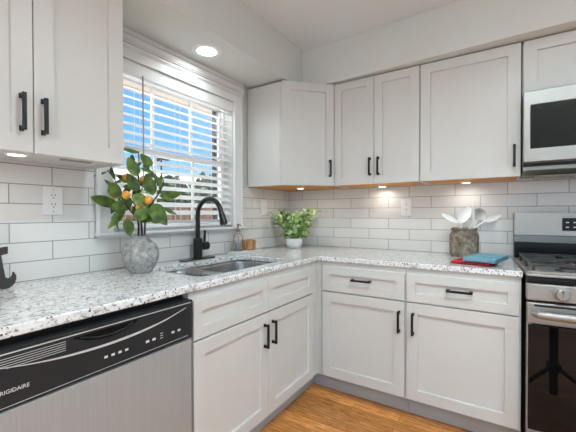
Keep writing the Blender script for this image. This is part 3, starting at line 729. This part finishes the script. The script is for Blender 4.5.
# leaves: (base, tip) given in metres along the window wall (a) / height (z), depth x varies
tp = thing('citrus_branches', 'leafy green citrus branches with orange fruit standing in the grey vase', 'plant', (vx, vy, .9222+.04))
CAMR = Vector((math.cos(YAW), math.sin(YAW), 0)); CAMF = Vector((-math.sin(YAW), math.cos(YAW), 0))
def vp(zx, zy, d=0.0):
    """branch layout: right offset and height from the vase mouth, depth d"""
    px = 84+zx/4.32; py = 140+zy/4.32; D = 1.68+d
    return CAMR*((px-288)*D/338.77+147.5*1.68/338.77)+Vector((0, 0, (217.7-py)*D/338.77+1.2101-.9622))+CAMF*d
random.seed(11)
LV = [(262, 330, 330, 300, 40, .04), (205, 300, 165, 250, 34, .05), (240, 200, 290, 214, 30, .07), (150, 300, 100, 330, 28, .05), (245, 300, 225, 350, 30, .06), (175, 270, 142, 330, 30, -.03), (255, 262, 232, 310, 36, -.02), (205, 222, 175, 262, 34, .01), (280, 330, 322, 372, 34, .02), (220, 150, 252, 112, 20, .06),(235, 172, 195, 98, 44, -.06), (298, 128, 250, 80, 34, -.02), (242, 72, 168, 50, 17, .03), (300, 158, 250, 138, 20, .02), (300, 255, 272, 170, 46, -.05),
      (236, 238, 192, 165, 42, -.03), (104, 152, 38, 172, 11, .02), (138, 190, 104, 112, 14, .03), (165, 268, 116, 206, 48, -.06), (142, 300, 40, 262, 46, .0),
      (150, 235, 94, 190, 18, .04), (326, 256, 418, 248, 38, -.02), (330, 242, 336, 165, 14, .04), (180, 300, 112, 392, 36, -.04), (152, 345, 150, 404, 12, -.02),
      (188, 352, 200, 422, 44, -.10), (215, 352, 292, 322, 50, -.08), (296, 292, 352, 374, 56, -.07), (345, 308, 396, 336, 18, .02), (212, 252, 268, 296, 46, -.09),
      (170, 214, 228, 222, 26, .02), (272, 152, 330, 192, 20, .05), (124, 318, 150, 282, 28, -.09), (300, 212, 330, 180, 22, .06), (222, 330, 290, 362, 44, -.05),
      (210, 302, 250, 340, 34, .03), (180, 330, 120, 352, 26, .05), (250, 232, 210, 262, 26, .06), (196, 200, 150, 170, 24, .07), (262, 110, 282, 140, 24, .06),
      (222, 110, 206, 80, 22, .04), (300, 300, 262, 262, 30, .04), (170, 320, 208, 286, 26, .02)]
g = G()
for (ax, ay, bx_, by_, wd, d) in LV:
    d2 = d+random.uniform(-.03, .03)
    nr = -CAMF+Vector((random.uniform(-.4, .4), random.uniform(-.4, .4), random.uniform(.1, .6)))
    g.leaf(vp(ax, ay, d), vp(ax+(bx_-ax)*1.12, ay+(by_-ay)*1.12, d2), wd/4.32*1.66/338.77*1.12, nr, curl=random.uniform(-.12, .16), cup=random.uniform(.05, .22), n=8)
obj('foliage', g, 'leaf', tp, recalc=False, angle=60)
g = G()
def stem(*pts, r=.0035):
    P = [vp(*p) for p in pts]; n = len(P); Q = []
    for i in range(n-1):
        for k in range(4):
            t = k/4; p0 = P[max(i-1, 0)]; p1 = P[i]; p2 = P[i+1]; p3 = P[min(i+2, n-1)]
            Q.append(.5*((2*p1)+(-p0+p2)*t+(2*p0-5*p1+4*p2-p3)*t*t+(-p0+3*p1-3*p2+p3)*t**3))
    Q.append(P[-1]); g.tube(Q, [r*(1-.6*i/len(Q)) for i in range(len(Q))], 7)
stem((238, 545, 0), (236, 420, 0), (232, 360, -.01), (190, 305, -.02), (150, 235, .0), (135, 185, .03), (103, 145, .03), r=.006)
stem((250, 545, 0), (250, 420, .01), (245, 330, .0), (240, 240, -.01), (237, 160, -.02), (240, 100, .0), (235, 65, .03), r=.006)
stem((258, 545, .01), (262, 420, .0), (270, 330, -.02), (300, 280, -.02), (325, 245, .0), (345, 200, .04), (335, 165, .04), r=.0055)
stem((190, 305, -.02), (165, 290, -.01), (130, 275, 0), r=.0028); stem((240, 240, -.01), (270, 200, -.03), (300, 160, -.02), (290, 110, -.01), r=.0028)
stem((232, 360, -.01), (215, 360, -.05), (195, 350, -.09), r=.0028); stem((245, 330, 0), (200, 265, -.06), (178, 215, -.05), r=.003)
stem((270, 330, -.02), (320, 300, -.03), (350, 310, .0), r=.0028)
obj('branches', g, 'stem', tp)
for (x, y, r_, d) in ((182, 176, 14, .0), (183, 252, 17, -.09), (278, 274, 17, -.07), (256, 187, 13, .02), (128, 268, 9, .02), (240, 306, 15, -.06)):
    c = vp(x, y, d); rr_ = r_/4.32*1.66/338.77
    g = G(); g.lathe([(rr_*math.sin(PI*k/12)*(1 if 0 < k < 12 else 0), -rr_*math.cos(PI*k/12)*1.06) for k in range(13)], c, 20); f = obj('fruit', g, 'fruit', tp)
    g = G(); g.lathe([(0, rr_*1.02), (rr_*.22, rr_*1.03), (rr_*.12, rr_*1.14), (0, rr_*1.14)], c, 8); obj('calyx', g, 'stem', f)

# ------------------------------------------------------------------ herb in white bowl
hx, hy = .205, -.245
g = G(); g.lathe([(0, 0), (.034, 0), (.045, .005), (.058, .025), (.062, .05), (.060, .078), (.056, .082), (.053, .078), (.055, .05), (.05, .028), (0, .02)], (0, 0, 0), 40)
hb = obj('planter_bowl', g, 'white'); hb.location = (hx, hy, .9222); hb.scale = (1.12, 1.12, 1.0); tag(hb, 'small round white planter bowl in the counter corner', 'planter')
hp = thing('leafy_herb_plant', 'bushy bright green herb plant spilling from the small white bowl', 'plant', (hx, hy, .9222+.04))
random.seed(5)
gs = {'basil': G(), 'basilpale': G()}; gst = G()
CAMR2 = CAMR
for k in range(70):
    a = random.uniform(0, 2*PI); lean = random.uniform(.1, 1.0)
    side = random.uniform(-1, 1)
    tx = side*.165; ty = random.uniform(-.09, .07); hz = .285-.06*(1-abs(side))*random.uniform(.2, 1)-random.uniform(0, .13)
    if k < 8: hz = .07+random.uniform(-.02, .04)
    top = CAMR2*tx+CAMF*ty+Vector((0, 0, hz)); b0 = Vector((random.uniform(-.02, .02), random.uniform(-.02, .02), .0))
    mid = b0*.5+top*.5+Vector((0, 0, .035))
    if mid.z < .06: mid.z = .06
    gst.tube([b0, mid, top], [.0018, .0014, .0009], 5)
    for j in range(7):
        t = random.uniform(.35, 1.02); p = b0.lerp(mid, t*2) if t < .5 else mid.lerp(top, t*2-1)
        if p.z < .045: continue
        d = Vector((random.uniform(-1, 1), random.uniform(-1, 1), random.uniform(-.6, .7))).normalized()
        ln = random.uniform(.034, .062)
        gs['basilpale' if random.random() < .45 else 'basil'].leaf(p, p+d*ln, ln*.6, -CAMF*.6+Vector((random.uniform(-.7, .7), random.uniform(-.7, .7), random.uniform(.2, 1))), curl=random.uniform(-.1, .2), cup=.15, n=5)
for (sx_, sz) in ((-.185, .275), (.20, .285), (-.06, .30), (.10, .285)):
    top = CAMR2*sx_+Vector((0, 0, sz-.04+.02)); gst.tube([(0, 0, 0), top*.5+Vector((0, 0, .04)), top], [.002, .0015, .001], 5)
    for j in range(3):
        d = (CAMR2*(1 if sx_ > 0 else -1)+Vector((random.uniform(-.6, .6), random.uniform(-.6, .6), random.uniform(-.5, .5)))).normalized(); gs['basil'].leaf(top, top+d*.04, .024, (0, 0, 1), n=5)
obj('foliage', gs['basil'], 'basil', hp, recalc=False, angle=60); o = obj('foliage', gs['basilpale'], 'basilpale', hp, recalc=False, angle=60); o['label'] = 'pale variegated leaves'
obj('stems', gst, 'basil', hp)

# ------------------------------------------------------------------ tray, soap bottle, wooden bowl
ty0 = -.748
g = G(); g.prism(rrect(-.045, .045, -.145, .145, .02), .0003, .018); tr = obj('soap_tray', g, 'marble'); tr.location = (.078, ty0, .9222)
mdm = tr.modifiers.new('b', 'BEVEL'); mdm.width = .004; mdm.segments = 2; mdm.limit_method = 'ANGLE'; tag(tr, 'pale stone tray beside the sink holding soap bottle and wooden bowl', 'tray')
sbt = thing('soap_bottle', 'clear glass soap bottle with copper pump on the stone tray', 'soap dispenser', (.078, ty0-.066, .9406)); sbt.scale = (1.12, 1.12, 1.22)
g = G(); g.lathe([(0, .0005), (.029, .0005), (.031, .004), (.031, .08), (.026, .096), (.013, .106), (.012, .116), (.0105, .116), (.0105, .105), (.023, .094), (.028, .079), (.028, .006), (0, .006)], (0, 0, 0), 32); obj('bottle', g, 'glass', sbt)
g = G(); g.lathe([(0, .0065), (.0275, .0065), (.0275, .055), (0, .055)], (0, 0, 0), 32); obj('soap', g, 'soap', sbt)
g = G(); g.lathe([(0, .112), (.0145, .1165), (.0145, .130), (.006, .132), (.0055, .15), (.010, .152), (.010, .162), (0, .163)], (0, 0, 0), 24); g.tube([(0, 0, .157), (.02, -.008, .157), (.036, -.014, .152)], .0042, 8); g.tube([(0, 0, .11), (0, 0, .02)], .002, 6)
obj('pump', g, 'cork', sbt)
g = G(); g.lathe([(0, .0005), (.036, .0005), (.040, .004), (.042, .052), (.040, .055), (.037, .053), (.035, .01), (0, .008)], (0, 0, 0), 36)
wb = obj('wooden_bowl', g, 'acacia'); wb.location = (.078, ty0+.062, .9406); wb.scale = (1.25, 1.25, 1.3); tag(wb, 'short round acacia-wood bowl on the stone tray', 'bowl')

# ------------------------------------------------------------------ crock with utensils
cx_, cy_ = 1.478, -.108
ck = thing('utensil_crock', 'weathered brown stoneware crock by the towels, full of utensils', 'crock', (cx_, cy_, .9222))
g = G(); g.lathe([(0, .0003), (.082, .0003), (.085, .006), (.089, .03), (.090, .08), (.090, .135), (.086, .15), (.079, .163), (.075, .172), (.080, .178), (.081, .188), (.076, .192), (.069, .188), (.067, .168), (.08, .14), (.084, .03), (0, .015)], (0, 0, 0), 56); obj('body', g, 'crock', ck)
def cpnt(px, py, d=0.0):
    s = 2.315/338.77
    return CAMR*((px-463.3)*s)+CAMF*d+Vector((0, 0, (255.6-py)*s))
def uten(name, label, cat, x0, y0_, x1, y1, d, m='utensil', hr=.006):
    """handle from the crock floor to (x1,y1); returns thing, base, tip, direction"""
    t = thing(name, label, cat, (cx_, cy_, .9222+.018)); off = Vector((0, 0, -.008))
    a = cpnt(x0, y0_, d)+off; b_ = cpnt(x1, y1, d)+off; foot = Vector((-(b_.x)*.35, -(b_.y)*.25, .004))
    return t, foot, a, b_
def blade(g, a, b_, wd, th=.004, nrm=None, round_=True, cup=0.0):
    a = Vector(a); b_ = Vector(b_); d = (b_-a); ln = d.length; d.normalize(); nrm = Vector(nrm or -CAMF); s = d.cross(nrm).normalized(); n_ = s.cross(d).normalized()
    P = []; K = 14
    for i in range(K+1):
        t = i/K; w_ = wd/2*(math.sin(PI*(t*.94+.03))**.55 if round_ else min(1, .35+t*3)*(1 if t < .93 else .8))
        P.append((t*ln, w_))
    fr, bk = [], []
    for (l, w_) in P:
        for L_, o in ((fr, th/2), (bk, -th/2)):
            L_.append([g.b.verts.new(a+d*l+s*w_*q+n_*(o-cup*(1-q*q)*math.sin(PI*l/ln))) for q in (-1, -.5, 0, .5, 1)])
    for L_ in (fr, bk):
        for r1, r2 in zip(L_[:-1], L_[1:]):
            for k in range(4): g.b.faces.new((r1[k], r1[k+1], r2[k+1], r2[k]))
    for k in (0, 4):
        for i in range(K): g.b.faces.new((fr[i][k], fr[i+1][k], bk[i+1][k], bk[i][k]))
    for i in (0, K):
        for k in range(4): g.b.faces.new((fr[i][k], fr[i][k+1], bk[i][k+1], bk[i][k]))
UT = [('serving_spoon', 'white spoon leaning far left in the brown crock', 'spoon', 457, 224, 440.5, 215.5, -.01, 'utensil', .040, True),
      ('spatula', 'broad white spatula standing left of centre in the brown crock', 'spatula', 457, 224, 467.5, 208.5, -.02, 'utensil', .066, True),
      ('slotted_turner', 'grey slotted turner half hidden behind the white handle in the crock', 'turner', 463, 225, 466, 216, .035, 'greyutensil', .035, True),
      ('ladle', 'white ladle with grey bowl standing right of centre in the brown crock', 'ladle', 475, 222, 480, 208, -.01, 'greyutensil', .0, True),
      ('pointed_spoon', 'white pointed spoon leaning right in the brown crock', 'spoon', 480, 223, 496.5, 216.5, -.035, 'utensil', .040, True)]
for (nm, lb, ct_, x0, y0_, x1, y1, d, mm, wd, rd) in UT:
    t, foot, a, b_ = uten(nm, lb, ct_, x0, y0_, x1, y1, d)
    mouth = Vector((max(-.05, min(.05, a.x*.8)), max(-.045, min(.045, a.y*.8)), .172-.018+.012))
    g = G(); g.tube([foot, mouth, a, a.lerp(b_, .15)], [.0055, .0055, .005, .004], 8); obj('handle', g, 'utensil', t)
    if wd:
        g = G(); blade(g, a, b_, wd, nrm=-CAMF+Vector((0, 0, .5)), cup=.006); o = obj('head', g, mm, t)
        if mm == 'greyutensil':
            o['label'] = 'grey slotted head'
    else:
        c = cpnt(478.2, 214.2, d)+Vector((0, 0, -.018)); rr_ = .044
        q = (-CAMF+Vector((0, 0, .25))).normalized().to_track_quat('Z', 'Y').to_matrix().to_4x4()
        g = G(); g.lathe([(0, -.024), (.02, -.021), (.034, -.012), (rr_, 0), (rr_-.003, .0005), (.03, -.010), (.017, -.017), (0, -.020)], c, 32, q); o = obj('head', g, mat('ladle_grey', (.46, .455, .445), .4), t); o['label'] = 'grey ladle bowl'
t = thing('whisk', 'white whisk handle sticking straight up from the brown crock', 'whisk', (cx_, cy_, .94))
a = cpnt(469.5, 222, -.045)+Vector((0, 0, -.018)); b_ = cpnt(468.5, 203, -.045)+Vector((0, 0, -.018))
g = G(); g.tube([Vector((.0, 0, .12)), a, b_, b_+Vector((0, 0, .006))], [.006, .0085, .0065, .004], 12); obj('handle', g, 'utensil', t)
g = G()
for k in range(5):
    an = k*PI/5; pts = []
    for j in range(13):
        s_ = j/12*PI*1.0; pts.append((.024*math.cos(an)*math.sin(s_*2-PI/2+PI/2)*.9, .024*math.sin(an)*math.sin(s_*2)*.9, .12-.10*math.sin(s_)))
    g.tube(pts, .001, 5)
obj('wires', g, 'utensil', t)

# ------------------------------------------------------------------ towels
def fold_cloth(name, w_, d_, layers, th, m, label, loc, rz, seed):
    random.seed(seed); t = thing(name, label, 'towel', loc, rz, None)
    def cloth(g, x0, x1, y0_, y1, z0, z1):
        nx, ny = 10, 12; top, bot = {}, {}
        ph = random.uniform(0, 6)
        for i in range(nx+1):
            for j in range(ny+1):
                u = i/nx; v_ = j/ny; x = x0+(x1-x0)*u; y = y0_+(y1-y0_)*v_
                e1 = min(u, 1-u, v_, 1-v_); ed = min(1, e1*4.5)**.6
                wv = .0016*math.sin(u*7+ph)+.0014*math.sin(v_*9+ph*2)
                mid = (z0+z1)/2; hh = (z1-z0)/2*(.35+.65*ed)
                top[i, j] = g.b.verts.new((x, y, mid+hh+wv*ed)); bot[i, j] = g.b.verts.new((x, y, mid-hh+(0 if z0 < .002 else wv*ed)))
        for i in range(nx):
            for j in range(ny):
                g.b.faces.new((top[i, j], top[i+1, j], top[i+1, j+1], top[i, j+1])); g.b.faces.new((bot[i, j], bot[i, j+1], bot[i+1, j+1], bot[i+1, j]))
        for i in range(nx):
            for j in (0, ny): g.b.faces.new((top[i, j], top[i+1, j], bot[i+1, j], bot[i, j]))
        for j in range(ny):
            for i in (0, nx): g.b.faces.new((top[i, j], top[i, j+1], bot[i, j+1], bot[i, j]))
    g = G()
    for k in range(layers):
        o1 = random.uniform(-.004, .004); o2 = random.uniform(-.004, .006)
        cloth(g, -w_/2+o1, w_/2+o1*.5, -d_/2+o2, d_/2+o2, k*th+.0004, (k+1)*th-.0003)
    # folded nose along the front edge joins the layers
    g.tube([(-w_/2+.004, -d_/2+.006, layers*th/2), (w_/2-.004, -d_/2+.006, layers*th/2)], layers*th/2-.0006, 10)
    o = obj('cloth', g, m, t, angle=60); return t, o
t, _ = fold_cloth('folded_red_towel', .20, .20, 2, .009, 'red', 'folded red kitchen towel lying under the teal one', (1.565, -.45, .9223), R(-11), 3)
t, o = fold_cloth('folded_teal_towel', .165, .28, 3, .0095, 'teal', 'folded teal kitchen towel with white stripe on top of the red one', (1.625, -.435, .9415), R(-13), 9)
g = G().box(-.079, .079, -.1435, -.136, .012, .0165, .002); g.box(-.0825, -.078, -.13, .11, .016, .0195, .0015); o = obj('stripe', g, 'stripe', t); o['label'] = 'white stripe'

# ------------------------------------------------------------------ letter t at left
def tpath():
    out = [(-2.228, 1.205), (-2.203, 1.205), (-2.1985, 1.090), (-2.174, 1.094), (-2.174, 1.066), (-2.1945, 1.062), (-2.189, 1.02), (-2.184, .988)]
    for k in range(7):
        a = PI+PI*.9*k/6; out.append((-2.171+.013*math.cos(a), .984+.014*math.sin(a)))
    out += [(-2.156, .994), (-2.148, .978)]
    for k in range(8):
        a = -PI*.02-PI*.80*k/7; out.append((-2.184+.036*math.cos(a), .968+.038*math.sin(a)))
    out += [(-2.219, .955), (-2.226, 1.0), (-2.228, 1.060), (-2.252, 1.060), (-2.252, 1.088), (-2.229, 1.090)]
    return out
g = G(); g.prism([(y+2.19, z-.9225) for y, z in tpath()], -.009, .009, f=lambda u, v, w: (w, u, v))
sg = obj('letter_sign', g, 'sign'); sg.location = (.088, -2.19, .9225+.0)
mnz = min(v_.co.z for v_ in sg.data.vertices)
for v_ in sg.data.vertices: v_.co.z -= mnz
sg.location.z = .9223
tag(sg, 'dark bronze letter t standing on the counter at the left edge', 'letter')
b3 = sg.modifiers.new('b', 'BEVEL'); b3.width = .002; b3.segments = 2; b3.limit_method = 'ANGLE'

# ------------------------------------------------------------------ low tripod beside the viewer, mirrored in the oven glass
tpd = thing('tripod', 'low black tripod standing on the floor, mirrored in the oven door glass', 'tripod', (2.09, -1.45, 0))
g = G().tube([(0, 0, .05), (0, 0, .72)], .024, 12); g.box(-.034, .034, -.034, .034, .20, .25, .004); g.box(-.03, .03, -.03, .03, .55, .60, .004); obj('column', g, 'black', tpd)
for k in range(3):
    a = k*2*PI/3+.55; d = Vector((math.cos(a), math.sin(a), 0)); g = G(); g.tube([d*.02+Vector((0, 0, .225)), d*.40+Vector((0, 0, .012))], [.013, .012], 8); obj('leg', g, 'black', tpd)
g = G().box(-.045, .045, -.045, .045, .7205, .74, .006); obj('mounting_plate', g, 'black', tpd)
